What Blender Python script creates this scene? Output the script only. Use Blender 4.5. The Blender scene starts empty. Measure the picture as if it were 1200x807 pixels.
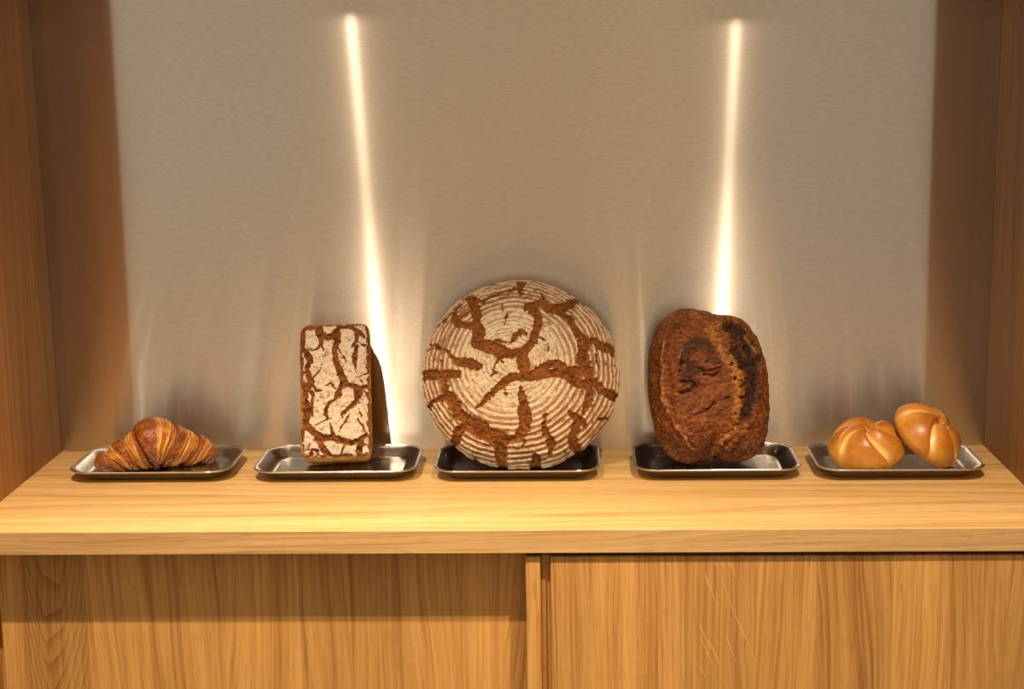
import bpy, math, random
import numpy as np
from mathutils import Matrix, Vector

C = bpy.context.scene.collection
sc = bpy.context.scene
PI = math.pi

# ------------------------------------------------------------------ numbers
H = 0.95            # counter top height
HW = 0.63           # half width of the niche
D = 0.3658          # depth of the counter, back wall at y = 0
T = 0.0278          # counter thickness
TOP = 1.830         # underside of the niche top

# ------------------------------------------------------------------ helpers
def tag(o, label=None, cat=None, group=None, kind=None):
    if label: o['label'] = label
    if cat: o['category'] = cat
    if group: o['group'] = group
    if kind: o['kind'] = kind
    return o

def empty(name, loc):
    o = bpy.data.objects.new(name, None)
    C.objects.link(o); o.location = loc
    o.empty_display_size = .05
    return o

def mesh_obj(name, verts, faces, mat, parent=None, smooth=True, colors=None):
    me = bpy.data.meshes.new(name)
    me.from_pydata([tuple(v) for v in verts] if not isinstance(verts, np.ndarray) else verts.tolist(), [],
                   faces if isinstance(faces, list) else faces.tolist())
    if colors is not None:
        a = me.color_attributes.new('Col', 'FLOAT_COLOR', 'POINT')
        c4 = np.ones((len(verts), 4), np.float32); c4[:, :colors.shape[1]] = colors
        a.data.foreach_set('color', c4.ravel())
    if smooth:
        me.polygons.foreach_set('use_smooth', [True]*len(me.polygons))
    me.materials.append(mat)
    me.update()
    o = bpy.data.objects.new(name, me)
    C.objects.link(o)
    if parent: o.parent = parent
    return o

# ---- numpy noise
def _hash(ix, iy, iz, seed):
    h = (ix.astype(np.int64)*374761393 + iy.astype(np.int64)*668265263 + iz.astype(np.int64)*2147483647 + seed*1274126177) & 0xffffffff
    h = ((h ^ (h >> 13))*1274126177) & 0xffffffff
    h = h ^ (h >> 16)
    return (h & 0xffffff)/float(0xffffff)

def vnoise(p, seed=0):
    i = np.floor(p).astype(np.int64); f = p-i
    u = f*f*f*(f*(f*6-15)+10)
    r = 0
    for dx in (0, 1):
        wx = u[:, 0] if dx else 1-u[:, 0]
        for dy in (0, 1):
            wy = u[:, 1] if dy else 1-u[:, 1]
            for dz in (0, 1):
                wz = u[:, 2] if dz else 1-u[:, 2]
                r = r + wx*wy*wz*_hash(i[:, 0]+dx, i[:, 1]+dy, i[:, 2]+dz, seed)
    return r

def fbm(p, scale, octaves=4, seed=0, rough=.5):
    """0 centred, about -1..1"""
    a, s, tot = 1., scale, 0.
    r = np.zeros(len(p))
    for k in range(octaves):
        r += a*(vnoise(p*s+17.3*k, seed+k)*2-1); tot += a
        a *= rough; s *= 2.03
    return r/tot*1.5

def sstep(a, b, x):
    t = np.clip((x-a)/(b-a), 0, 1)
    return t*t*(3-2*t)

def mix(a, b, t):
    return np.asarray(a)*(1-t[:, None]) + np.asarray(b)*t[:, None]

def poly_field(xy, lines):
    """signed depth inside the nearest of the tapered strokes; >0 inside. lines: [(x,y,halfwidth), ...]"""
    best = np.full(len(xy), -1e9)
    for L in lines:
        if len(L) == 1: L = [L[0], L[0]]
        for (x0, y0, w0), (x1, y1, w1) in zip(L[:-1], L[1:]):
            dx, dy = x1-x0, y1-y0
            t = np.clip(((xy[:, 0]-x0)*dx+(xy[:, 1]-y0)*dy)/max(dx*dx+dy*dy, 1e-14), 0, 1)
            d = np.hypot(xy[:, 0]-x0-t*dx, xy[:, 1]-y0-t*dy)
            np.maximum(best, w0+(w1-w0)*t-d, out=best)
    return best

def grid_normals(P):
    du = np.roll(P, -1, 1)-np.roll(P, 1, 1)
    dv = np.gradient(P, axis=0)
    n = np.cross(dv, du)
    l = np.linalg.norm(n, axis=2, keepdims=True); l[l < 1e-12] = 1
    return n/l

def resample(pts, m, power=1.):
    """smooth polyline resampled to m points by arc length (Catmull-Rom)"""
    pts = np.array(pts, float)
    ext = np.vstack([2*pts[0]-pts[1], pts, 2*pts[-1]-pts[-2]])
    out = []
    for i in range(1, len(ext)-2):
        p0, p1, p2, p3 = ext[i-1:i+3]
        for t in np.linspace(0, 1, 40, endpoint=False):
            out.append(.5*((2*p1)+(-p0+p2)*t+(2*p0-5*p1+4*p2-p3)*t*t+(-p0+3*p1-3*p2+p3)*t**3))
    out.append(ext[-2]); out = np.array(out)
    s = np.r_[0, np.cumsum(np.linalg.norm(np.diff(out, axis=0), axis=1))]; s /= s[-1]
    q = np.linspace(0, 1, m)**power
    return np.array([np.interp(q, s, out[:, k]) for k in range(out.shape[1])]).T

def polar_grid(N, R, prof):
    """R: outline radius for N angles; prof: (M,3) fraction, inset, depth. local x right, z up, -y toward the viewer"""
    ph = np.arange(N)*2*PI/N
    rr = R[None, :]*prof[:, 0:1]-prof[:, 1:2]*np.minimum(1, prof[:, 0:1]*1.0)
    P = np.stack([rr*np.cos(ph), np.repeat(-prof[:, 2:3], N, 1), rr*np.sin(ph)], 2)
    return P, ph

def grid_faces(M, N):
    i = np.arange(M-1)[:, None]*N; j = np.arange(N)[None, :]; k = (j+1) % N
    return np.stack([i+j, i+N+j, i+N+k, i+k], 2).reshape(-1, 4)

def superellipse(N, a, b, n):
    ph = np.arange(N)*2*PI/N
    return (np.abs(np.cos(ph)/a)**n+np.abs(np.sin(ph)/b)**n)**(-1/n)

# ------------------------------------------------------------------ node helpers
def new_mat(name):
    m = bpy.data.materials.new(name); m.use_nodes = True
    nt = m.node_tree; nt.nodes.clear()
    out = nt.nodes.new('ShaderNodeOutputMaterial')
    return m, nt, out

class NB:
    def __init__(s, nt): s.nt = nt
    def n(s, typ, **kw):
        nd = s.nt.nodes.new(typ)
        for k, v in kw.items(): setattr(nd, k, v)
        return nd
    def put(s, sock, v):
        if hasattr(v, 'is_linked') or hasattr(v, 'links'): s.nt.links.new(v, sock)
        elif v is not None: sock.default_value = v
    def math(s, op, a, b=None, c=None, clamp=False):
        nd = s.n('ShaderNodeMath', operation=op, use_clamp=clamp)
        for i, v in enumerate((a, b, c)):
            if v is not None: s.put(nd.inputs[i], v)
        return nd.outputs[0]
    def vmath(s, op, a, b=None):
        nd = s.n('ShaderNodeVectorMath', operation=op)
        s.put(nd.inputs[0], a)
        if b is not None: s.put(nd.inputs[1], b)
        return nd.outputs[0]
    def comb(s, x, y, z):
        nd = s.n('ShaderNodeCombineXYZ')
        for i, v in enumerate((x, y, z)): s.put(nd.inputs[i], v)
        return nd.outputs[0]
    def noise(s, vec, scale, detail=4, rough=.5, dist=0):
        nd = s.n('ShaderNodeTexNoise')
        s.put(nd.inputs['Vector'], vec); nd.inputs['Scale'].default_value = scale
        nd.inputs['Detail'].default_value = detail; nd.inputs['Roughness'].default_value = rough
        nd.inputs['Distortion'].default_value = dist
        return nd.outputs['Fac']
    def ramp(s, fac, stops):
        nd = s.n('ShaderNodeValToRGB')
        el = nd.color_ramp.elements
        while len(el) < len(stops): el.new(.5)
        for e, (p, c) in zip(el, stops):
            e.position = p; e.color = (*c, 1) if len(c) == 3 else c
        s.put(nd.inputs[0], fac)
        return nd.outputs[0]
    def mixc(s, fac, a, b, blend='MIX'):
        nd = s.n('ShaderNodeMix', data_type='RGBA', blend_type=blend)
        s.put(nd.inputs[0], fac)
        for i, v in ((6, a), (7, b)):
            if isinstance(v, tuple): v = (*v, 1) if len(v) == 3 else v
            s.put(nd.inputs[i], v)
        return nd.outputs[2]
    def maprange(s, v, a, b, c, d):
        nd = s.n('ShaderNodeMapRange')
        for i, x in enumerate((v, a, b, c, d)): s.put(nd.inputs[i], x)
        return nd.outputs[0]

# ------------------------------------------------------------------ materials
def oak(name, along, across, light=(.72, .465, .19), dark=(.47, .25, .075), rough=.45):
    m, nt, out = new_mat(name); b = NB(nt)
    tc = b.n('ShaderNodeTexCoord').outputs['Object']
    sp = b.n('ShaderNodeSeparateXYZ'); nt.links.new(tc, sp.inputs[0])
    ax = {'X': 0, 'Y': 1, 'Z': 2}
    other = ({'X', 'Y', 'Z'}-{along, across}).pop()
    L, A, O = (sp.outputs[ax[k]] for k in (along, across, other))
    at = b.n('ShaderNodeAttribute', attribute_name='stave')
    ss = b.n('ShaderNodeSeparateColor'); nt.links.new(at.outputs['Color'], ss.inputs[0])
    tone, seed, fig = ss.outputs[0], ss.outputs[1], ss.outputs[2]
    ctr = at.outputs['Alpha']                       # centre of the stave across the grain
    so = b.math('MULTIPLY', seed, 37.)
    # slow wander of the grain
    wv = b.comb(b.math('MULTIPLY_ADD', A, 1., so), b.math('MULTIPLY', L, .16), O)
    warp = b.math('SUBTRACT', b.noise(wv, 9., 3, .5), .5)
    A2 = b.math('MULTIPLY_ADD', warp, .045, A)
    # slope of the grain per stave
    A3 = b.math('MULTIPLY_ADD', L, b.math('MULTIPLY', b.math('SUBTRACT', seed, .5), .16), A2)
    # fine straight lines
    v1 = b.comb(b.math('MULTIPLY_ADD', A3, 1., so), b.math('MULTIPLY', L, .018), b.math('MULTIPLY', O, 1.))
    lines = b.noise(v1, 330., 4, .62)
    broad = b.noise(v1, 60., 3, .55)
    # cathedral: nested parabolas
    da = b.math('SUBTRACT', A2, ctr)
    par = b.math('ADD', b.math('MULTIPLY', b.math('MULTIPLY', da, da), -75.), b.math('MULTIPLY_ADD', L, 1., b.math('MULTIPLY', warp, .5)))
    parf = b.math('ADD', b.math('MULTIPLY', par, 30.), so)
    tri = b.math('FRACT', parf)
    cath = b.math('POWER', tri, 2.2)
    ringn = b.math('FRACT', b.math('ADD', b.math('MULTIPLY', A3, 95.), b.math('MULTIPLY', warp, 2.5)))
    ring = b.math('POWER', ringn, 2.5)
    isC = b.math('GREATER_THAN', fig, .75)
    rings = b.math('ADD', b.math('MULTIPLY', cath, isC), b.math('MULTIPLY', b.math('MULTIPLY', ring, b.math('SUBTRACT', 1., isC)), b.math('MULTIPLY', broad, .9)))
    f = b.math('ADD', b.math('MULTIPLY', lines, .95), b.math('MULTIPLY', broad, .75))
    f = b.math('MULTIPLY_ADD', rings, .26, b.math('SUBTRACT', f, .44))
    col = b.ramp(f, [(.18, light), (.42, tuple(.62*x+.38*y for x, y in zip(light, dark))), (.68, dark), (.95, tuple(.62*x for x in dark))])
    # pores: short dark dashes
    vp = b.comb(b.math('ADD', A3, so), b.math('MULTIPLY', L, .045), O)
    pore = b.math('GREATER_THAN', b.noise(vp, 620., 2, .5), .63)
    col = b.mixc(b.math('MULTIPLY', pore, .30), col, tuple(.55*x for x in dark))
    # rays: pale slanted flecks on the quarter sawn staves
    isR = b.math('MULTIPLY', b.math('GREATER_THAN', fig, .4), b.math('LESS_THAN', fig, .6))
    vr = b.comb(b.math('ADD', b.math('MULTIPLY', A, .9), b.math('MULTIPLY', L, .36)), b.math('MULTIPLY', b.math('SUBTRACT', L, A), .05), so)
    ray = b.math('GREATER_THAN', b.noise(vr, 190., 2, .4), .64)
    col = b.mixc(b.math('MULTIPLY', b.math('MULTIPLY', ray, isR), .45), col, tuple(min(1, 1.25*x) for x in light))
    g = b.math('MULTIPLY_ADD', tone, .80, .58)
    col = b.mixc(1., col, b.comb(g, b.math('POWER', g, 1.08), b.math('POWER', g, 1.2)), 'MULTIPLY')
    p = b.n('ShaderNodeBsdfPrincipled')
    nt.links.new(col, p.inputs['Base Color'])
    p.inputs['Roughness'].default_value = rough
    p.inputs['Specular IOR Level'].default_value = .22
    bp = b.n('ShaderNodeBump'); bp.inputs['Strength'].default_value = .12; bp.inputs['Distance'].default_value = .001
    nt.links.new(b.math('MULTIPLY', f, -1.), bp.inputs['Height'])
    nt.links.new(bp.outputs[0], p.inputs['Normal'])
    nt.links.new(p.outputs[0], out.inputs[0])
    return m

def bread_mat(name, gain=1., rough=.75, bump=.35, scale=900., coat=0., spec=.3, speckle=.25, rough_from_alpha=False):
    m, nt, out = new_mat(name); b = NB(nt)
    at = b.n('ShaderNodeAttribute', attribute_name='Col')
    tc = b.n('ShaderNodeTexCoord').outputs['Object']
    n1 = b.noise(tc, scale, 3, .6)
    n2 = b.noise(tc, scale*.28, 3, .6)
    k = b.math('MULTIPLY_ADD', b.math('ADD', b.maprange(n1, .25, .75, 1-speckle, 1+speckle), b.maprange(n2, .25, .75, -speckle*.6, speckle*.6)), gain, 0.)
    col = b.mixc(1., at.outputs['Color'], b.comb(k, k, k), 'MULTIPLY')
    p = b.n('ShaderNodeBsdfPrincipled')
    nt.links.new(col, p.inputs['Base Color'])
    if rough_from_alpha:
        nt.links.new(b.math('ADD', at.outputs['Alpha'], b.maprange(n2, .3, .7, -.08, .08)), p.inputs['Roughness'])
    else:
        p.inputs['Roughness'].default_value = rough
    p.inputs['Specular IOR Level'].default_value = spec
    p.inputs['Coat Weight'].default_value = coat
    p.inputs['Coat Roughness'].default_value = .22
    bp = b.n('ShaderNodeBump'); bp.inputs['Strength'].default_value = bump; bp.inputs['Distance'].default_value = .0012
    nt.links.new(b.math('ADD', n1, b.math('MULTIPLY', n2, 1.5)), bp.inputs['Height'])
    nt.links.new(bp.outputs[0], p.inputs['Normal'])
    nt.links.new(p.outputs[0], out.inputs[0])
    return m

def brushed_wall_mat():
    """stainless sheet brushed along X: reflections spread up and down"""
    m, nt, out = new_mat('brushed_steel_sheet'); b = NB(nt)
    tc = b.n('ShaderNodeTexCoord').outputs['Object']
    sp = b.n('ShaderNodeSeparateXYZ'); nt.links.new(tc, sp.inputs[0])
    v = b.comb(b.math('MULTIPLY', sp.outputs[0], 45.), 0., b.math('MULTIPLY', sp.outputs[2], 900.))
    n = b.noise(v, 1., 3, .6)
    v2 = b.comb(b.math('MULTIPLY', sp.outputs[0], 110.), 0., b.math('MULTIPLY', sp.outputs[2], 1800.))
    n2 = b.noise(v2, 1., 2, .5)
    g = b.math('ADD', b.maprange(n, .3, .7, .95, 1.02), b.maprange(n2, .3, .7, -.085, .085))
    col = b.mixc(1., (.76, .695, .62), b.comb(g, g, g), 'MULTIPLY')
    tan = b.comb(0., 0., 1.)
    # tiny tilt of the grooves
    bp = b.n('ShaderNodeBump'); bp.inputs['Strength'].default_value = .05; bp.inputs['Distance'].default_value = .0004
    nt.links.new(n2, bp.inputs['Height'])
    sh = []
    for dist, rough, an in (('GGX', .145, .905), ('GGX', .221, .837), ('GGX', .35, .796)):
        gl = b.n('ShaderNodeBsdfAnisotropic', distribution=dist)
        nt.links.new(col, gl.inputs['Color'])
        gl.inputs['Roughness'].default_value = rough
        gl.inputs['Anisotropy'].default_value = WALL_SIGN*an
        nt.links.new(tan, gl.inputs['Tangent'])
        sh.append(gl.outputs[0])
    m1 = b.n('ShaderNodeMixShader'); m1.inputs[0].default_value = .35
    nt.links.new(sh[0], m1.inputs[1]); nt.links.new(sh[1], m1.inputs[2])
    m2 = b.n('ShaderNodeMixShader'); m2.inputs[0].default_value = .23
    nt.links.new(m1.outputs[0], m2.inputs[1]); nt.links.new(sh[2], m2.inputs[2])
    nt.links.new(m2.outputs[0], out.inputs[0])
    return m
WALL_SIGN = -1

def steel_mat(name, col=(.55, .545, .53), rough=.22):
    m, nt, out = new_mat(name); b = NB(nt)
    tc = b.n('ShaderNodeTexCoord').outputs['Object']
    sp = b.n('ShaderNodeSeparateXYZ'); nt.links.new(tc, sp.inputs[0])
    v = b.comb(b.math('MULTIPLY', sp.outputs[0], 25.), b.math('MULTIPLY', sp.outputs[1], 700.), b.math('MULTIPLY', sp.outputs[2], 700.))
    n = b.noise(v, 1., 3, .6)
    sm = b.noise(tc, 35., 4, .6)
    p = b.n('ShaderNodeBsdfPrincipled')
    p.inputs['Metallic'].default_value = 1
    g = b.maprange(n, .3, .7, .88, 1.08)
    nt.links.new(b.mixc(1., col, b.comb(g, g, g), 'MULTIPLY'), p.inputs['Base Color'])
    nt.links.new(b.math('ADD', b.maprange(sm, .3, .7, rough-.02, rough+.03), b.maprange(n, .3, .7, -.015, .015)), p.inputs['Roughness'])
    bp = b.n('ShaderNodeBump'); bp.inputs['Strength'].default_value = .03; bp.inputs['Distance'].default_value = .0002
    nt.links.new(n, bp.inputs['Height']); nt.links.new(bp.outputs[0], p.inputs['Normal'])
    nt.links.new(p.outputs[0], out.inputs[0])
    return m

def plain_mat(name, col, rough=.6):
    m, nt, out = new_mat(name); b = NB(nt)
    tc = b.n('ShaderNodeTexCoord').outputs['Object']
    n = b.noise(tc, 6., 5, .6)
    g = b.maprange(n, .3, .7, .88, 1.1)
    p = b.n('ShaderNodeBsdfPrincipled')
    nt.links.new(b.mixc(1., col, b.comb(g, g, g), 'MULTIPLY'), p.inputs['Base Color'])
    p.inputs['Roughness'].default_value = rough
    nt.links.new(p.outputs[0], out.inputs[0])
    return m

OAK_X = oak('oak_grain_along_shelf', 'X', 'Y')
OAK_XF = oak('oak_front_edge', 'X', 'Z', light=(.58, .355, .145), dark=(.36, .19, .068))
OAK_Z = oak('oak_upright_front', 'Z', 'X', light=(.69, .37, .112), dark=(.41, .18, .045))
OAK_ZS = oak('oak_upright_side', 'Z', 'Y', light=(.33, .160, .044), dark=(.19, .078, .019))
STEEL = steel_mat('tray_steel')
RIM = steel_mat('tray_rim_steel', (.70, .68, .65), .16)
DARK = plain_mat('dark_gap', (.02, .014, .01))
FLOOR = plain_mat('screed_floor', (.13, .10, .075))

# ------------------------------------------------------------------ boards
def board(name, box, bounds, axis, mat, parent=None, staves=None, seed=1, profile=None, mats=None, bevel=.0008):
    """box of glued staves. bounds: stave edges along axis. Every stave keeps its own tone, seed and figure (CORNER attribute)."""
    (x0, x1), (y0, y1), (z0, z1) = box
    rnd = random.Random(seed)
    lo, hi = box[axis]
    bs = [lo]+[q for q in bounds if lo+.002 < q < hi-.002]+[hi]
    V, F, S = [], [], []
    o1, o2 = [k for k in range(3) if k != axis]
    c = bevel
    a0, a1 = box[o1]; b0, b1 = box[o2]
    ring = [(a0+c, b0), (a1-c, b0), (a1, b0+c), (a1, b1-c), (a1-c, b1), (a0+c, b1), (a0, b1-c), (a0, b0+c)]
    inn = [(a0+c, b0+c), (a1-c, b0+c), (a1-c, b0+c), (a1-c, b1-c), (a1-c, b1-c), (a0+c, b1-c), (a0+c, b1-c), (a0+c, b0+c)]
    def add(pos, r):
        i0 = len(V)
        for p, q in r:
            v = [0, 0, 0]; v[axis] = pos; v[o1] = p; v[o2] = q; V.append(tuple(v))
        return i0
    prev = None
    rows = []
    for k, pos in enumerate(bs):
        if k == 0: rows.append((add(lo, inn), 0)); rows.append((add(lo+c, ring), 0))
        elif k == len(bs)-1: rows.append((add(hi-c, ring), k-1)); rows.append((add(hi, inn), k-1))
        else: rows.append((add(pos, ring), k-1)); 
    st = []
    for k in range(len(bs)-1):
        mid = .5*(bs[k]+bs[k+1])
        d = (staves or {}).get(k)
        if d is None: d = (rnd.uniform(.25, .8), rnd.random(), rnd.choice([.2, .2, .2, .5]))
        st.append((*d, mid))
    for (i, _), (j, s) in zip(rows[:-1], rows[1:]):
        for q in range(8):
            r = (q+1) % 8
            F.append((i+q, i+r, j+r, j+q)); S.append(s)
    F.append(tuple(rows[0][0]+q for q in range(7, -1, -1))); S.append(0)
    F.append(tuple(rows[-1][0]+q for q in range(8))); S.append(len(st)-1)
    if (axis == 1): F = [tuple(reversed(f)) for f in F]
    o = mesh_obj(name, V, F, mat, parent, smooth=False)
    me = o.data
    at = me.color_attributes.new('stave', 'FLOAT_COLOR', 'CORNER')
    buf = np.zeros((len(me.loops), 4), np.float32)
    for p in me.polygons:
        for l in p.loop_indices: buf[l] = st[S[p.index]]
    at.data.foreach_set('color', buf.ravel())
    if mats:
        for mm in mats[0]: me.materials.append(mm)
        for p in me.polygons: p.material_index = mats[1](p)
    return o

# ------------------------------------------------------------------ the setting
def box_mesh(name, box, mat, parent=None):
    (x0, x1), (y0, y1), (z0, z1) = box
    V = [(x, y, z) for x in (x0, x1) for y in (y0, y1) for z in (z0, z1)]
    F = [(0, 1, 3, 2), (4, 6, 7, 5), (0, 4, 5, 1), (2, 3, 7, 6), (0, 2, 6, 4), (1, 5, 7, 3)]
    return mesh_obj(name, V, F, mat, parent, smooth=False)

tag(box_mesh('floor', ((-3, 3), (-4, .1), (-.05, 0)), FLOOR), kind='structure')
tag(box_mesh('wall_back', ((-HW-.12, HW+.12), (0, .02), (0, 2.4)), brushed_wall_mat()), kind='structure')
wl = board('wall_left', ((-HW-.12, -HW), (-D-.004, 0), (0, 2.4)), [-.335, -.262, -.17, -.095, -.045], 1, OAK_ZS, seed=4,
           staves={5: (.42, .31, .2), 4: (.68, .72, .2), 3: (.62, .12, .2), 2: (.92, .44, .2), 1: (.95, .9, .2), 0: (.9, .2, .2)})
tag(wl, kind='structure')
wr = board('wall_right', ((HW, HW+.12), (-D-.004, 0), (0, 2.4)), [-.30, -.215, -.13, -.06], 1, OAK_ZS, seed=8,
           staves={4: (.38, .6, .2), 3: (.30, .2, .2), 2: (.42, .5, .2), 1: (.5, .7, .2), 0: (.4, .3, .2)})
tag(wr, kind='structure')
tag(board('ceiling', ((-HW, HW), (-D-.004, 0), (TOP, 2.4)), [-.28, -.19, -.1], 1, OAK_X, seed=5), kind='structure')

# ------------------------------------------------------------------ counter and cabinet
def front_is(p): return 1 if abs(p.normal.y) > .6 else 0
ct = board('countertop', ((-HW, HW), (-D, 0), (H-T, H)), [-.312, -.244, -.185, -.128, -.058], 1, OAK_X, seed=2,
           staves={0: (.80, .37, .2), 1: (.66, .11, .2), 2: (.55, .83, .2), 3: (.60, .52, .2), 4: (.50, .27, .2), 5: (.48, .67, .2)},
           mats=([OAK_XF], front_is))
tag(ct, 'long pale oak worktop carrying the five metal trays in front of the steel wall', 'countertop')

cab = empty('base_cabinet', (0, 0, 0))
tag(cab, 'oak cabinet with two sliding doors under the worktop', 'cabinet')
def to_cab(o):
    o.parent = cab; return o
Y1, Y2 = -.3598, -.3258       # faces of the front and the rear sliding door
ZT = H-T
to_cab(box_mesh('carcass', ((-HW+.001, HW-.001), (-.26, -.002), (.08, ZT)), DARK))
to_cab(box_mesh('plinth', ((-HW, HW), (-.29, -.26), (0, .08)), DARK))
# front door on the right: stile, finger groove, panel
fd = to_cab(board('sliding_door', ((.0486, HW), (Y1, Y1+.022), (.085, ZT-.0062)), [.095, .162, .202, .284, .352, .44, .502, .57], 0, OAK_Z, seed=3,
          staves={0: (.42, .62, .2), 1: (.62, .47, .2), 2: (.56, .80, .2), 3: (.40, .50, .5), 4: (.56, .18, .2), 5: (.40, .90, .2), 6: (.78, .35, .2), 7: (.50, .7, .2), 8: (.40, .2, .2)}))
to_cab(board('door_edge', ((.0201, .0370), (Y1-.0002, Y1+.022), (.085, ZT-.0062)), [], 0, OAK_Z, staves={0: (.62, .52, .2)}))
to_cab(board('finger_groove', ((.0370, .0486), (Y1+.0108, Y1+.022), (.085, ZT-.002)), [.0425], 0, OAK_Z, staves={0: (.5, .3, .2), 1: (.4, .5, .2)}))
# rear door on the left
to_cab(board('sliding_door', ((-.6083, .06), (Y2, Y2+.022), (.085, ZT)), [-.581, -.5045, -.4125, -.341, -.25, -.1885, -.1185, -.06, -.01], 0, OAK_Z, seed=6,
          staves={0: (.58, .40, .2), 1: (.30, .22, .9), 2: (.56, .58, .2), 3: (.50, .66, .2), 4: (.54, .35, .2), 5: (.42, .74, .2), 6: (.40, .48, .2), 7: (.5, .6, .2), 8: (.56, .44, .2), 9: (.46, .25, .2)}))
to_cab(board('finger_groove', ((-.620, -.6083), (Y2+.016, Y2+.022), (.085, ZT)), [], 0, OAK_Z, staves={0: (.5, .3, .2)}))
to_cab(board('door_edge', ((-HW, -.620), (Y2, Y2+.022), (.085, ZT)), [], 0, OAK_Z, staves={0: (.62, .52, .2)}))
to_cab(box_mesh('door_track_shade', ((.0201, HW), (Y1+.006, Y1+.018), (ZT-.0055, ZT)), DARK))  # top track, coloured near-black to stand for the shadow in the gap

# ------------------------------------------------------------------ trays
TZ = H          # worktop surface
TF = .0026      # tray floor thickness level
def rrect(N, w, d, r):
    """rounded rectangle as N points, counter clockwise from +x"""
    hx, hy = w/2-r, d/2-r
    pts = []
    n = N//4
    for cx, cy, a0 in ((hx, hy, 0), (-hx, hy, PI/2), (-hx, -hy, PI), (hx, -hy, 3*PI/2)):
        for k in range(n):
            a = a0+PI/2*k/(n-1)
            pts.append((cx+r*math.cos(a), cy+r*math.sin(a)))
    return np.array(pts)
def make_tray():
    root = empty('steel_tray', (0, 0, TZ))
    W_, D_ = TRAY_W, TRAY_D
    N = 96
    prof = [(0, .0150), (.0008, .0158), (.0022, .0156), (.0045, .0146), (.0085, .0118), (.013, .0082), (.0165, .0052), (.0190, .0035), (.0205, .0029), (.023, TF), (.030, TF)]
    V, F = [], []
    def ring(inset, z):
        r = max(.030-inset*.75, .004)
        i = len(V)
        for x, y in rrect(N, W_-2*inset, D_-2*inset, r): V.append((x, y, z))
        return i
    P = resample(prof, 26)
    rows = [ring(q, z) for q, z in P]
    under = [(q, z-.0016) for q, z in P][::-1]
    under[-1] = (0.0003, P[0][1]-.0012)
    rows_u = [ring(q, max(z, .0004)) for q, z in under]
    for i, j in list(zip(rows[:-1], rows[1:]))+[(rows_u[-1], rows[0])]+list(zip(rows_u[:-1], rows_u[1:])):
        for k in range(N):
            l = (k+1) % N
            F.append((i+k, i+l, j+l, j+k))
    F.append(tuple(rows[-1]+k for k in range(N)))
    F.append(tuple(rows_u[0]+k for k in range(N-1, -1, -1)))
    mesh_obj('basin', V, F, STEEL, root)
    # rolled rim wire
    V, F = [], []
    q = 8
    for k in range(q):
        a = 2*PI*k/q
        for x, y in rrect(N, W_+2*(.0011*math.cos(a)), D_+2*(.0011*math.cos(a)), .030+.0011*math.cos(a)):
            V.append((x, y, .0153+.0012*math.sin(a)))
    for k in range(q):
        l = (k+1) % q
        for s in range(N):
            t = (s+1) % N
            F.append((k*N+s, k*N+t, l*N+t, l*N+s))
    mesh_obj('rim', V, F, RIM, root)
    return root
TRAY_W, TRAY_D = .2095, .133
TRAYS = [(-.4670, -.1015, 'steel tray holding the croissant, at the left end of the row'),
         (-.2285, -.1045, 'steel tray under the upright flour-dusted box loaf'),
         (.0040, -.1065, 'steel tray under the big round loaf in the middle'),
         (.2583, -.1065, 'steel tray under the dark brown oval loaf'),
         (.4870, -.1105, 'steel tray holding the two golden rolls, at the right end of the row')]
def copy_tree(o):
    c = o.copy(); C.objects.link(c)
    for ch in list(o.children):
        d = ch.copy(); C.objects.link(d); d.parent = c
    return c
tray0 = make_tray()
for i, (x, y, lab) in enumerate(TRAYS):
    t = tray0 if i == 0 else copy_tree(tray0)
    t.location = (x, y, TZ)
    tag(t, lab, 'tray', 'steel trays in a row on the worktop')
FLOORZ = TZ+TF+.0003

# ------------------------------------------------------------------ leaning loaves
def lean(P, tilt, x, touch=-.0015, roll=0., yaw=0.):
    """tilt back about X, rest on the tray floor, touch the wall. returns matrix"""
    M = Matrix.Rotation(yaw, 4, 'Z') @ Matrix.Rotation(-tilt, 4, 'X') @ Matrix.Rotation(roll, 4, 'Y')
    Q = P.reshape(-1, 3) @ np.array(M.to_3x3()).T
    t = Vector((x, touch-Q[:, 1].max(), FLOORZ-Q[:, 2].min()))
    return Matrix.Translation(t) @ M

def cpx(pts, ox, oy, s):
    return [(ox+a/s, oy+b/s, w/s/2) for a, b, w in pts]

BOX_W, BOX_H, BOX_D, BOX_TILT, BOX_X = .0925, .181, .062, math.radians(26), -.2380
RND_R, RND_D, RND_TILT, RND_X = .1272, .078, math.radians(26.5), .0075
RING_C = (-.010, .004)
SOUR_D, SOUR_TILT, SOUR_X = .080, math.radians(27), .2525
SOUR_OUT = [(-765, 155), (-772, 0), (-764, 310), (-728, 590), (-640, 830), (-465, 990), (-260, 1055), (-80, 1020), (130, 955), (390, 930), (530, 820), (640, 670), (720, 430), (762, 200), (777, 0), (776, -260), (758, -520), (700, -760), (580, -930), (370, -1000), (190, -995), (90, -950), (10, -890), (-60, -930), (-150, -1005), (-310, -1020), (-500, -950), (-650, -740), (-725, -450), (-758, -210)]
ROLL1 = (1, 1., .0495, .0455, .0430)
ROLL1_M = Matrix.Translation((.4510, -.1085, 0)) @ Matrix.Rotation(math.radians(20), 4, 'X') @ Matrix.Rotation(math.radians(20), 4, 'Z')
ROLL2 = (4, 1., .0510, .049, .0390)
ROLL2_M = Matrix.Translation((.5230, -.100, 0)) @ Matrix.Rotation(math.radians(24), 4, 'X') @ Matrix.Rotation(math.radians(36), 4, 'Y') @ Matrix.Rotation(math.radians(50), 4, 'Z')
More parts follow.
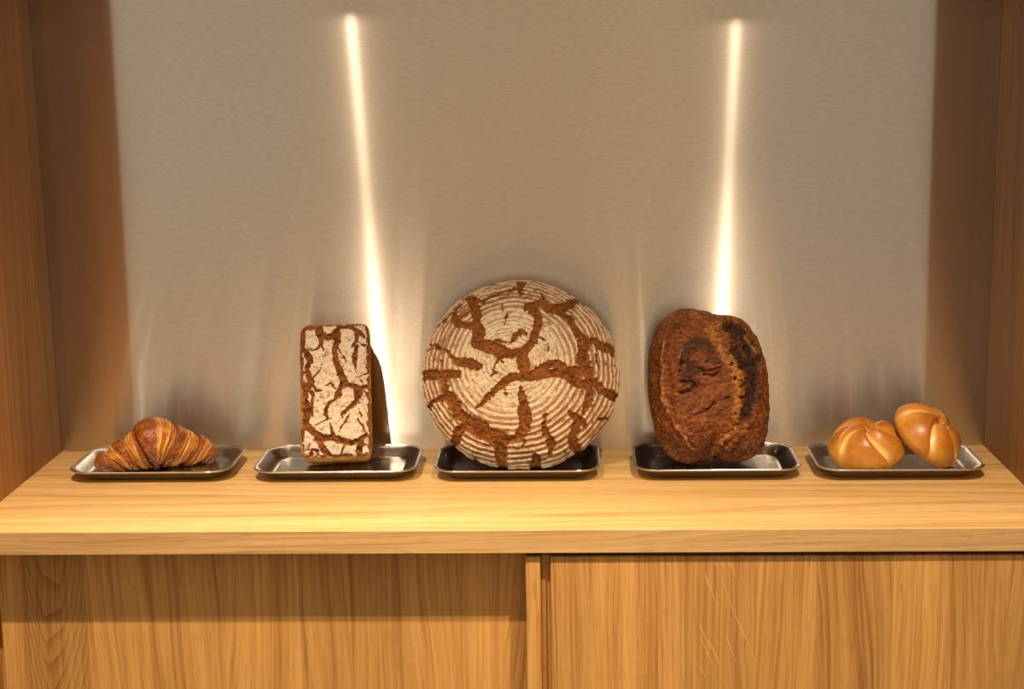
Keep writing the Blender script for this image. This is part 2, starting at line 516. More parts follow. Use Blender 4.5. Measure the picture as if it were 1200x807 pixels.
CRO_AXIS = [(-544, -120, 6.0, 5.0), (-540, -119, 10.0, 10.0), (-527, -113, 16.0, 14.5), (-507, -105, 21.0, 21.5), (-489, -100, 26.5, 26.5), (-472, -95, 33.0, 33.5), (-450, -87, 26.5, 26.5), (-429, -77, 20.5, 21.0), (-413, -69, 14.5, 13.0), (-405, -63, 9.0, 7.5), (-403, -61, 4.0, 2.5)]
CRO_MID = .45
CRO_PULL = .14
CRO_BANDS = [(.39, .60, .50), (.60, .797, .48), (.797, .942, .36), (.942, 1.02, .95), (.39, .25, .28), (.25, .09, .56), (.09, -.02, .95)]
LINES = {'box': [[(9e5, 9e5, 1)]], 'round': [[(9e5, 9e5, 1)]], **{k: [[(9e5, 9e5, 1)]] for k in ('s_crease', 's_dark', 's_gold', 's_flake', 's_ledge', 's_hole', 's_scale', 's_pale', 's_inner')}}
LINES = {
'box': [
 [(-387,821,25),(-412,687,25),(-408,521,31)],
 [(-399,828,31),(-311,841,38),(-219,852,38)],
 [(-206,833,44),(-169,741,57),(-101,704,44),(-26,717,44),(23,697,56)],
 [(-225,799,38),(-194,723,38)],
 [(-169,688,38),(-176,602,28),(-233,547,19),(-289,535,19),(-338,552,13),(-388,543,9)],
 [(-195,596,19),(-164,563,13),(-122,503,8),(-119,443,4)],
 [(-389,531,31),(-339,435,47),(-315,381,44),(-366,298,37),(-342,191,47),(-312,115,50),(-344,55,56),(-414,0,69)],
 [(-274,169,19),(-218,230,10),(-168,299,6)],
 [(-294,63,19),(-239,-11,19),(-171,-28,14)],
 [(-146,43,6),(-60,76,16),(0,8,14)],
 [(24,750,63),(35,643,56),(3,538,38),(6,383,44),(66,227,53),(113,99,56),(93,36,50)],
 [(-77,573,8),(-9,572,10)],
 [(9,577,9),(83,510,8)],
 [(11,790,31),(123,849,28),(236,838,31),(310,766,35),(383,705,28)],
 [(297,740,38),(283,634,28),(232,565,19)],
 [(283,647,13),(332,601,13),(399,573,16)],
 [(456,782,25),(460,617,19)],
 [(288,565,31),(267,466,39),(262,363,35),(270,272,15),(275,204,4)],
 [(69,392,5),(118,432,9),(157,368,6)],
 [(58,498,6),(100,446,12),(142,380,6)],
 [(94,48,37),(210,35,37),(332,0,37),(442,30,37)],
 [(298,139,7),(336,164,14),(384,190,12),(446,217,16)],
 [(323,118,14),(352,78,12),(363,28,10)],
 [(270,-31,43),(318,-70,37),(281,-108,37)],
 [(380,-41,12),(451,-95,37)],
 [(49,-28,43),(-1,-102,25)],
 [(61,-71,31),(-14,-144,25),(-82,-191,25),(-120,-265,28),(-127,-341,24),(-104,-409,19)],
 [(319,-60,50),(274,-162,37),(193,-250,27),(118,-298,27),(80,-346,22),(80,-390,12)],
 [(304,-188,12),(352,-213,6)],
 [(-415,-41,56),(-417,-193,62),(-387,-349,68),(-406,-448,56),(-302,-559,49),(-169,-644,53),(-47,-641,46),(74,-681,46),(195,-723,43),(294,-689,40),(392,-621,31)],
 [(-290,-54,25),(-303,-208,21),(-299,-358,16)],
 [(-385,-157,44),(-323,-293,37)],
 [(-258,-483,6),(-166,-421,12),(-116,-402,15),(-61,-387,5)],
 [(-74,-456,11),(-71,-486,12),(-52,-554,25),(-28,-618,43)],
 [(37,-577,4),(78,-497,16),(134,-424,19),(166,-362,11)],
 [(300,-269,5),(314,-328,15),(331,-364,11)],
 [(278,-386,10),(311,-454,19),(353,-504,19),(357,-581,12)],
 [(-243,-645,43),(-183,-761,47),(-126,-854,41),(-57,-900,31)],
 [(97,-757,14),(76,-840,15),(42,-895,15)],
 [(317,-739,49),(284,-835,47),(311,-897,37)],
 [(-417,-790,15),(-318,-792,16),(-233,-806,21)],
 [(-312,-792,25),(-324,-889,31)],
 [(-444,-730,25),(-456,-840,29)],
 [(-353,-710,9),(-348,-791,10)],
 [(316,-763,15),(396,-743,12)],
 [(257,-87,25),(331,-65,31)],
 [(-184,-55,7),(-161,-106,5)],
 [(-407,75,37),(-422,-74,69)],
 [(-308,-37,37),(-284,-89,31)],
],
'round': [
 [(-647,993,45),(-562,761,55),(-548,577,47),(-514,438,70),(-559,289,55),(-416,246,74),(-259,189,78),(-103,121,46),(24,150,39)],
 [(-627,952,48),(-496,898,24),(-305,1001,17),(-85,1062,24),(14,1104,40)],
 [(-849,775,32),(-860,686,40),(-757,576,36),(-611,539,47)],
 [(-796,689,32),(-651,758,21)],
 [(-828,677,48),(-791,577,39)],
 [(-1172,366,11),(-1065,306,24),(-927,220,19),(-826,79,31),(-730,39,55),(-603,20,54),(-524,-24,47)],
 [(-1246,292,11),(-1134,314,13)],
 [(-1263,-8,32),(-1156,-18,32),(-989,-62,36),(-808,-115,39)],
 [(-1081,615,11),(-901,776,16),(-806,890,13),(-667,1022,10)],
 [(-1000,94,11),(-991,28,14)],
 [(-220,818,9),(-203,712,6)],
 [(-109,719,5),(-148,692,13),(-169,599,13),(-192,548,8)],
 [(-135,283,9),(-292,308,16)],
 [(-104,282,19),(-42,367,39),(23,431,44)],
 [(-212,90,19),(-290,13,17),(-336,-129,11)],
 [(-196,10,15),(-274,91,23)],
 [(24,165,19),(-150,169,23)],
 [(18,1186,48),(-2,1069,37),(24,986,24)],
 [(64,925,13),(81,848,9)],
 [(114,784,47),(286,860,47),(475,762,66),(616,827,55),(744,967,43),(871,910,24)],
 [(300,1011,11),(317,914,24)],
 [(177,734,47),(256,663,36),(240,538,47),(217,401,50),(179,282,47),(101,183,54),(55,102,54),(71,-61,62)],
 [(490,744,31),(646,641,35),(731,474,34),(816,369,55),(830,232,62),(805,69,62),(889,-85,70)],
 [(862,319,31),(958,367,39),(1051,305,55),(1163,285,63),(1274,220,48),(1296,138,32)],
 [(256,349,16),(326,317,11),(372,236,11),(372,138,6)],
 [(240,-92,46),(379,-24,46),(487,3,39),(610,-78,39),(765,-85,62)],
 [(868,73,23),(953,19,11)],
 [(986,151,19),(1015,-4,11)],
 [(163,264,23),(39,184,23)],
 [(31,430,23),(101,382,14)],
 [(-1283,-124,37),(-1260,-81,40),(-1139,-71,47),(-954,-91,55),(-808,-94,47)],
 [(-540,-558,9),(-477,-502,20),(-383,-409,34),(-289,-323,43),(-196,-253,54),(-88,-185,54),(24,-173,46)],
 [(-351,-162,9),(-289,-118,17),(-227,-151,8)],
 [(-165,-354,15),(-157,-433,12)],
 [(-971,-141,31),(-939,-299,39),(-858,-464,58),(-778,-595,62),(-637,-690,62),(-481,-780,57),(-355,-858,46),(-218,-929,46)],
 [(-670,-731,62),(-560,-811,62),(-420,-893,54),(-296,-955,46)],
 [(-922,-365,39),(-1054,-399,34),(-1142,-412,32),(-1202,-474,40)],
 [(-685,-754,47),(-777,-805,47),(-812,-901,55),(-904,-930,39)],
 [(-203,-929,54),(-243,-1012,65),(-240,-1134,67),(-229,-1220,59)],
 [(19,-821,23),(-48,-915,28),(-173,-968,39)],
 [(-1225,-462,24),(-1168,-510,13)],
 [(4,-419,11),(-4,-570,9)],
 [(24,-312,18),(46,-451,38),(68,-599,65),(90,-718,69),(66,-807,62),(25,-918,39)],
 [(24,-187,54),(163,-172,54),(317,-125,62)],
 [(317,-140,46),(471,-117,46),(640,-155,59),(748,-229,59),(856,-234,54),(981,-204,55),(1074,-317,55),(1233,-346,52)],
 [(887,-282,39),(901,-416,51),(853,-524,39),(814,-599,20)],
 [(636,-591,9),(698,-642,39),(774,-707,51),(836,-742,31)],
 [(728,-737,43),(696,-855,43),(687,-959,51),(740,-1028,47)],
 [(329,-659,18),(312,-772,26),(334,-889,43),(417,-953,39),(400,-1053,39),(375,-1130,23)],
 [(1032,-649,23),(1121,-626,16)],
 [(212,-1162,47),(201,-1245,59)],
 [(592,-1077,11),(599,-1110,11)],
 [(857,-144,31),(950,-240,39)],
 [(23,-1032,11),(78,-959,15)],
 [(-533,-1150,9),(-622,-1087,13)],
],
's_crease': [
 [(-489,672,14),(-346,815,11),(-222,847,10),(-97,837,7)],
 [(-489,672,10),(-554,542,10),(-590,327,10),(-605,116,10),(-605,-166,10)],
 [(-604,-80,10),(-595,-262,11),(-545,-457,12),(-430,-659,12),(-283,-828,11),(-144,-908,8),(-43,-937,7)],
 [(164,789,7),(342,760,10),(470,592,11),(575,424,13),(624,256,12),(605,-179,11)],
 [(610,-87,10),(565,-349,10),(488,-560,10),(349,-746,10),(220,-885,10),(92,-934,7)],
],
's_inner': [
 [(-265,568,207),(-191,359,385),(-40,67,479),(20,-209,519)],
 [(23,-121,519),(-25,-395,477),(-56,-658,313),(-39,-852,123)],
 [(383,364,138),(453,79,151),(415,-203,151)],
],
's_dark': [
 [(241,734,56),(369,591,97),(470,402,104),(517,203,90),(506,-29,96),(500,-195,103)],
 [(503,-107,103),(496,-274,89),(435,-418,82),(391,-539,61),(308,-633,34)],
 [(326,318,83),(429,136,69)],
 [(90,-918,28),(166,-885,21)],
],
's_gold': [
 [(99,696,42),(35,536,48),(94,357,48),(197,224,55),(288,111,55),(311,-39,55),(346,-193,41)],
 [(348,-132,41),(315,-299,48),(298,-422,48),(282,-568,41),(228,-721,41),(109,-828,41),(20,-878,41),(-14,-938,28)],
 [(-19,564,41),(14,659,35)],
],
's_flake': [
 [(-273,333,62),(-189,419,83),(-82,384,89),(24,313,62)],
 [(-304,217,69),(-240,101,96),(-284,-23,103),(-206,-96,68)],
 [(-449,665,28),(-384,624,35)],
 [(101,182,41),(-34,212,41)],
],
's_ledge': [
 [(-355,309,10),(-372,193,11),(-382,54,10)],
 [(-316,261,8),(-221,287,8)],
 [(-174,85,8),(-93,54,12),(14,53,11),(124,109,7)],
 [(-379,-73,12),(-259,-80,15),(-206,-109,11)],
 [(-396,-218,12),(-261,-184,18),(-206,-129,14)],
 [(-95,1,5),(12,-16,8),(122,38,5)],
 [(-229,-501,5),(-53,-421,10),(71,-327,5)],
 [(2,-356,4),(220,-288,7)],
 [(192,792,7),(187,678,11),(293,685,11),(314,758,8)],
],
's_hole': [
 [(107,606,25)],
 [(102,723,14)],
 [(262,140,16)],
 [(290,-46,14)],
 [(361,-151,16)],
 [(362,-145,21)],
 [(364,-295,18)],
 [(282,-490,14)],
 [(254,-634,14)],
 [(240,-697,14)],
 [(169,-812,14)],
 [(-384,616,10)],
 [(-389,-493,10)],
],
's_scale': [
 [(-186,122,14),(-91,122,38),(16,102,38),(125,124,14)],
 [(-81,13,14),(14,27,27),(110,69,14)],
 [(-231,374,21),(-205,360,21)],
 [(-265,173,21),(-237,200,27)],
 [(-355,-193,7),(-448,-173,27),(-367,-125,41)],
],
's_pale': [
 [(-576,485,6),(-594,329,8),(-601,169,6)],
 [(-593,111,6),(-599,-168,5)],
 [(-597,-81,7),(-582,-292,8),(-532,-459,7)],
 [(-507,-504,5),(-391,-689,11),(-271,-737,11)],
 [(-456,-643,7),(-256,-853,10),(-159,-898,5)],
 [(467,558,6),(531,429,8),(590,321,6)],
 [(460,-741,5),(298,-854,10),(209,-907,7)],
 [(-132,-368,7),(-104,-299,10)],
 [(-354,337,5),(-410,254,5)],
],
}
def prof_resample(pts, m, a):
    p = np.array(pts, float); p[:, 0] *= a
    p = resample(p, m); p[:, 0] /= a
    p[:, 0] = np.clip(p[:, 0], 0, None); p[0, 0] = max(p[0, 0], .004); p[-1, 0] = max(p[-1, 0], .004)
    return p

def close_grid(P):
    """faces of a polar grid plus the two small end caps"""
    M, N = P.shape[:2]
    F = grid_faces(M, N)[:, ::-1].tolist()
    F.append(tuple(range(N))); F.append(tuple((M-1)*N+k for k in range(N-1, -1, -1)))
    return F

def scale_lines(lines, extra=1.):
    return [[(x/1e4, z/1e4, w*extra/1e4) for x, z, w in L] for L in lines]

# ---- box loaf: flour-dusted top crust turned to the viewer
FLOUR = (.58, .48, .355); CRUMB = (.135, .042, .010); CRUMB2 = (.235, .082, .019); BURNT = (.045, .016, .006)
def box_loaf():
    N, M = 960, 360
    R = superellipse(N, BOX_W/2, BOX_H/2, 11.)
    e = .0085
    d = BOX_D
    prof = prof_resample([(0, e, d+.001), (.5, e, d+.0006), (.85, e, d-.0006), (1, e, d-.003), (1, e*.45, d-.0052), (1, e*.12, d-.0095), (1, 0, d-.016),
                          (1, .0012, .03), (1, .003, .008), (1, .0055, .002), (1, .012, 0), (.6, .012, 0), (0, .012, 0)], M, .07)
    P, ph = polar_grid(N, R, prof)
    Pn = grid_normals(P)
    p = P.reshape(-1, 3); xy = p[:, [0, 2]]
    face = sstep(d-.010, d-.0055, -p[:, 1])                       # 1 on the floured crust
    # jagged crack field
    wob = np.stack([fbm(p, 120, 3, 3), fbm(p, 120, 3, 9)], 1)*.0012
    c = poly_field(xy+wob, scale_lines(LINES['box'], .95)) + fbm(p, 330, 3, 5)*.0011
    crack = sstep(-.0003, .0004, c)
    deep = sstep(-.0008, .0030, c)
    # flour sits thinner in pits
    pit = sstep(.42, .62, fbm(p, 620, 2, 21)*.8+fbm(p, 210, 2, 23)*.5)
    rimz = sstep(-.0035, .0015, np.abs(p[:, 0])-(BOX_W/2-e*.55))
    rimz = np.maximum(rimz, sstep(-.0035, .0015, np.abs(p[:, 2])-(BOX_H/2-e*.55)))
    bare = sstep(.45, .55, rimz*.75+fbm(p, 170, 3, 31)*.45)
    flour = face*(1-crack)*(1-.75*pit)*(1-bare)
    n1 = fbm(p, 260, 4, 41); n2 = fbm(p, 70, 3, 43)
    crumb = mix(CRUMB, CRUMB2, np.clip(.45+.9*n1+.4*n2, 0, 1))
    crumb = mix(crumb, BURNT, sstep(.35, .8, fbm(p, 150, 3, 51)+.35*deep-.1)*.8)
    side = mix((.50, .25, .075), (.34, .135, .035), np.clip(.5+n2+.5*n1, 0, 1))
    col = mix(side, crumb, face)
    fl = mix(FLOUR, (.49, .385, .265), np.clip(.3+.8*n1, 0, 1))
    col = mix(col, fl, flour)
    disp = face*(-.0034*deep*(.8+.5*n1) + .0010*fbm(p, 150, 3, 61) - .0006*pit) + .0006*fbm(p, 90, 3, 63)
    P = P+Pn*disp.reshape(M, N)[:, :, None]
    c4 = np.concatenate([col, np.ones((len(col), 1))], 1)
    return P, c4

# ---- round loaf proofed in a coiled basket
def round_loaf():
    N, M = 1150, 330
    ph = np.arange(N)*2*PI/N
    R = RND_R*(1+.012*np.cos(2*ph+.5)+.006*np.cos(3*ph+1.)+.004*np.cos(7*ph+2))
    d = RND_D
    prof = prof_resample([(0, 0, d), (.22, 0, d*.985), (.45, 0, d*.925), (.65, 0, d*.82), (.80, 0, d*.69), (.91, 0, d*.545), (.98, 0, d*.39), (1, 0, d*.26), (.985, 0, d*.12),
                          (.94, 0, d*.02), (.86, 0, 0), (.5, 0, 0), (0, 0, 0)], M, RND_R)
    P, ph = polar_grid(N, R, prof)
    Pn = grid_normals(P)
    p = P.reshape(-1, 3); xy = p[:, [0, 2]]
    top = sstep(d*.10, d*.22, -p[:, 1])
    wob = np.stack([fbm(p, 110, 3, 3), fbm(p, 110, 3, 9)], 1)*.0016
    c = poly_field(xy+wob, scale_lines(LINES['round'], 1.25)) + fbm(p, 280, 3, 5)*.0017 + fbm(p, 90, 2, 6)*.0008
    crack = sstep(-.0003, .0004, c); deep = sstep(-.0008, .0032, c)
    # coil ridges, measured along the surface so they stay even over the shoulder
    rr = np.hypot(p[:, 0]-RING_C[0], p[:, 2]-RING_C[1])
    kk = prof[:, 2].argsort()
    sarc = np.r_[0, np.cumsum(np.hypot(np.diff(prof[:, 0]*RND_R), np.diff(prof[:, 2])))]
    dep = np.interp(-p[:, 1], prof[kk, 2], sarc[kk])
    r0 = np.hypot(p[:, 0], p[:, 2])+1e-6
    far = dep-(p[:, 0]*RING_C[0]+p[:, 2]*RING_C[1])/r0
    dep = rr+(far-rr)*sstep(.02, .06, r0)
    arc = dep + .0011*fbm(p, 32, 3, 71) + .0003*fbm(p, 160, 2, 73)
    # wider pitch towards the rim
    t = arc/RND_R
    phase = np.where(t < .45, t*RND_R/.0054, .45*RND_R/.0054+(t-.45)*RND_R/.0079)
    fr = phase-np.floor(phase)
    ridge = .5-.5*np.cos(2*PI*(fr**.8))
    lvl = _hash(np.floor(phase).astype(np.int64), np.zeros(len(p), np.int64), np.zeros(len(p), np.int64), 5)                            # 1 on the ridge
    broadw = sstep(.40, .75, t)
    n1 = fbm(p, 280, 4, 41); n2 = fbm(p, 60, 3, 43); n3 = fbm(p, 140, 3, 47)
    groove = sstep(.56, .22, ridge + .40*n3 - .60*broadw + .30 + .34*n2 + .28*(lvl-.5))
    groove *= (.72+.28*broadw)
    thin = sstep(.45, .75, n2*.8+n1*.5)*.45                        # worn patches
    # fine wicker scratches along the coil
    an = np.arctan2(p[:, 2], p[:, 0])
    pc = np.stack([arc*1., np.cos(an)*.055, np.sin(an)*.055], 1)
    scr = fbm(pc*np.array([1, .22, .22]), 700, 3, 81)
    thin = np.clip(thin+sstep(.12, .55, scr+.35*n2)*(.62-.25*broadw), 0, 1)
    flour = top*(1-crack)*(1-.92*groove)*(1-thin)
    crumb = mix((.140, .044, .010), (.245, .088, .019), np.clip(.4+.9*n1+.5*n2, 0, 1))
    crumb = mix(crumb, BURNT, sstep(.45, .85, fbm(p, 190, 3, 51)+.25*deep-.1)*.7)
    gro = mix((.17, .066, .020), (.32, .155, .058), np.clip(.5+n1, 0, 1))
    col = mix(gro, crumb, np.maximum(crack, 1-top))
    fl = mix((.58, .475, .34), (.45, .34, .215), np.clip(.25+.7*n1+.3*n3, 0, 1))
    col = mix(col, fl, flour)
    disp = top*((1-deep)*.0021*(ridge-.5)*(.22+.88*broadw) - .0038*deep*(.8+.4*n1) + .0009*n3*deep + .0022*n2*(1-deep)*.5) + .0007*fbm(p, 120, 3, 63)
    P = P+Pn*disp.reshape(M, N)[:, :, None]
    return P, np.concatenate([col, np.ones((len(col), 1))], 1)

# ---- dark sourdough
def sour_loaf():
    N, M = 900, 330
    ph = np.arange(N)*2*PI/N
    o = np.array(SOUR_OUT, float)/1e4
    ang = np.arctan2(o[:, 1], o[:, 0]); rad = np.hypot(o[:, 0], o[:, 1])
    k = np.argsort(ang); ang, rad = ang[k], rad[k]
    R = np.interp(ph, np.r_[ang-2*PI, ang, ang+2*PI], np.r_[rad, rad, rad])
    ker = np.hanning(31); ker /= ker.sum()
    R = np.convolve(np.r_[R[-15:], R, R[:15]], ker, 'valid')
    d = SOUR_D
    prof = prof_resample([(0, 0, d), (.3, 0, d*.985), (.55, 0, d*.94), (.74, 0, d*.85), (.88, 0, d*.70), (.965, 0, d*.50), (1, 0, d*.32), (.985, 0, d*.14),
                          (.93, 0, d*.02), (.84, 0, 0), (.4, 0, 0), (0, 0, 0)], M, .085)
    P, ph = polar_grid(N, R, prof)
    Pn = grid_normals(P)
    p = P.reshape(-1, 3); xy = p[:, [0, 2]]
    top = sstep(d*.05, d*.2, -p[:, 1])
    w1, w2 = fbm(p, 70, 3, 3), fbm(p, 70, 3, 9)
    q = xy+np.stack([w1, w2], 1)*.0022
    S = {k: scale_lines(v) for k, v in LINES.items() if k.startswith('s_')}
    crease = poly_field(q, S['s_crease'])            # lip lines, >0 inside
    dark = poly_field(q, S['s_dark']) + fbm(p, 110, 4, 13)*.007
    gold = poly_field(q, S['s_gold']) + fbm(p, 200, 4, 15)*.004
    flake = poly_field(q, S['s_flake']) + fbm(p, 160, 3, 17)*.0035
    ledge = poly_field(q, S['s_ledge']) + fbm(p, 300, 2, 19)*.0008
    hole = poly_field(q, S['s_hole']) + fbm(p, 400, 2, 20)*.0006
    scale_ = poly_field(q, S['s_scale']) + fbm(p, 300, 2, 22)*.0006
    pale = poly_field(q, S['s_pale']) + fbm(p, 300, 3, 24)*.0008
    inner = poly_field(xy, S['s_inner'])             # the burst middle
    n1 = fbm(p, 300, 4, 41); n2 = fbm(p, 60, 4, 43); n3 = fbm(p, 130, 4, 47)
    rot = np.stack([p[:, 0]*.83+p[:, 2]*.56, p[:, 1], (-p[:, 0]*.56+p[:, 2]*.83)*2.3], 1)
    stri = fbm(rot+.004*np.stack([w1, w2, w1], 1), 62, 4, 49)*.8+.35*n3                       # torn strands rising to the right
    inn = sstep(-.004, .006, inner)
    col = mix((.235, .080, .016), (.37, .150, .033), np.clip(.45+.6*n1+.7*n2, 0, 1))
    col = mix(col, (.115, .036, .010), sstep(.1, .8, n3+.3*n2)*.75)
    col = mix(col, (.42, .19, .05), sstep(.25, .75, n1+.3*n3)*(1-inn)*.7)
    col = mix(col, mix((.20, .064, .015), (.37, .145, .034), np.clip(.5+1.1*stri, 0, 1)), inn*.75)
    col = mix(col, (.040, .016, .010), sstep(-.004, .005, dark)*.94)
    col = mix(col, (.10, .045, .030), sstep(.2, .6, n3)*sstep(-.002, .006, dark)*.8)
    col = mix(col, (.58, .29, .06), sstep(-.0035, .0035, gold)*.9)
    col = mix(col, (.36, .24, .085), sstep(.1, .6, n3)*sstep(-.001, .003, gold)*.6)
    col = mix(col, (.095, .044, .034), sstep(-.003, .004, flake)*.85)
    col = mix(col, (.050, .018, .008), sstep(-.0008, .0008, ledge)*.9)
    col = mix(col, (.030, .016, .006), sstep(-.0006, .0006, hole)*.9)
    col = mix(col, (.28, .115, .048), sstep(-.0008, .0008, scale_)*.9)
    col = mix(col, (.60, .36, .17), sstep(-.0012, .0010, pale)*.75)
    col = col*(np.array([.56, .43, .33])*(1+.55*n1+.25*fbm(p, 700, 2, 91))[:, None]).clip(.1, 2)
    disp = top*(inn*.0045 + .0042*sstep(-.0055, .0006, crease)*(1-inn) - .0028*sstep(-.0012, .0006, crease)*inn
                - .0045*sstep(-.004, .004, dark) - .0012*sstep(-.003, .002, gold) + inn*.0013*stri - .0030*sstep(-.001, .001, ledge)
                - .0035*sstep(-.0008, .0010, hole) + .0026*sstep(-.0010, .0014, scale_) + .0018*sstep(-.003, .004, flake)
                + .0022*n3*sstep(-.004, .004, np.maximum(dark, flake)))
    disp = disp+.0011*n2+.0009*n3+.0004*n1
    P = P+Pn*disp.reshape(M, N)[:, :, None]
    return P, np.concatenate([col, np.ones((len(col), 1))], 1)

BREAD = bread_mat('floured_crust', 1.4, .85, .8, 1100., spec=.15, speckle=.16)
CRUSTY = bread_mat('dark_crust', 1.3, .52, .9, 800., spec=.32, speckle=.42)

def put_loaf(name, build, tilt, x, mat, lab, cat, touch=-.0015, roll=0., yaw=0.):
    P, c = build()
    M = lean(P, tilt, x, touch, roll, yaw)
    o = mesh_obj(name, P.reshape(-1, 3), close_grid(P), mat, colors=c)
    o.matrix_world = M
    return tag(o, lab, cat)
put_loaf('box_loaf', box_loaf, BOX_TILT, BOX_X, BREAD, 'rectangular box loaf standing on end, brown crust with cracked flour dusting', 'bread', yaw=math.radians(6))
put_loaf('round_loaf', round_loaf, RND_TILT, RND_X, BREAD, 'large round flat loaf with cracked floury rings leaning on the steel wall', 'bread')
put_loaf('sourdough_loaf', sour_loaf, SOUR_TILT, SOUR_X, CRUSTY, 'dark brown oval loaf with a split, burnt crust and no flour', 'bread')

# ---- golden star rolls
def kaiser(seed, turns, rx, ry, h):
    """lies flat in local coordinates: x, y across, z up"""
    N, M = 560, 240
    ph = np.arange(N)*2*PI/N
    prof = np.array([(0, h), (.25, h*.985), (.5, h*.92), (.72, h*.78), (.88, h*.59), (.97, h*.40), (1, h*.25), (.97, h*.11), (.90, h*.03), (.80, 0), (.4, 0), (0, 0)], float)
    prof[:, 0] *= rx; prof = resample(prof, M); prof[:, 0] /= rx
    prof[:, 0] = np.clip(prof[:, 0], .004, None)
    rr = prof[:, 0:1]; z = np.repeat(prof[:, 1:2], N, 1)
    topw = sstep(h*.06, h*.32, prof[:, 1])[:, None]*np.r_[np.ones(M-1), 1][:, None]
    # five folded lobes: saw-tooth that climbs to a fold and drops into the crease
    th = ph[None, :]-turns*(1.05*rr**.8) + .10*np.sin(2*ph+seed)[None, :]
    k = 5
    t = (th*k/(2*PI)) % 1.
    lobe = np.where(t < .74, np.sin(PI*.5*np.clip(t/.74, 0, 1))**.75, np.cos(PI*.5*np.clip((t-.74)/.26, 0, 1))**.85)
    amp = topw*sstep(.0, .22, rr)*sstep(1.12, .72, rr)
    rad = (rx*np.cos(ph)**2+ry*np.sin(ph)**2)[None, :]*rr*(1+.030*(lobe-.5)*sstep(.5, .9, rr)*topw)
    zz = z+amp*.0105*(lobe-.62) - topw*.006*np.exp(-(rr/.13)**2)
    P = np.stack([rad*np.cos(ph), rad*np.sin(ph), zz], 2)
    p = P.reshape(-1, 3)
    n1 = fbm(p+seed, 60, 3, 5+seed); n2 = fbm(p+seed, 420, 3, 7+seed)
    pale = (sstep(.55, .08, lobe)*topw*sstep(1.05, .8, rr)).ravel()
    cre = np.clip(pale, 0, 1)
    hi = sstep(h*.35, h*1.05, p[:, 2])*(1-cre)
    col = mix((.52, .19, .020), (.70, .30, .040), np.clip(.5+.8*n1+.25*n2, 0, 1))
    col = mix(col, (.40, .115, .010), sstep(.62, 1., lobe.ravel())*hi*.8)      # browned folds
    col = mix(col, (.34, .10, .010), sstep(.15, .8, n1)*hi*.45)
    col = mix(col, (.98, .62, .20), np.minimum(1, cre*1.25))
    bot = sstep(h*.12, h*.0, p[:, 2])
    col = mix(col, (.62, .36, .12), bot*.7)
    al = np.full((len(p), 1), .42)
    return P, np.concatenate([col, al], 1)
ROLL = bread_mat('golden_crust', 1.02, .36, .10, 1400., spec=.45, speckle=.07, coat=.12)
def put_roll(args, M, lab):
    P, c = kaiser(*args)
    # rest on the tray
    M3 = np.array(M.to_3x3()); q = P.reshape(-1, 3) @ M3.T
    t = M.translation.copy(); t.z = FLOORZ-q[:, 2].min()
    F = [tuple(reversed(f)) for f in close_grid(P)]
    o = mesh_obj('kaiser_roll', P.reshape(-1, 3), F[:-2]+F[-2:], ROLL, colors=c)
    o.matrix_world = Matrix.Translation(t) @ M.to_3x3().to_4x4()
    return tag(o, lab, 'bread roll', 'golden star rolls on the right tray')
put_roll(ROLL1, ROLL1_M, 'golden star roll lying flat on the left side of its tray')
put_roll(ROLL2, ROLL2_M, 'golden star roll tilted up against the roll beside it')

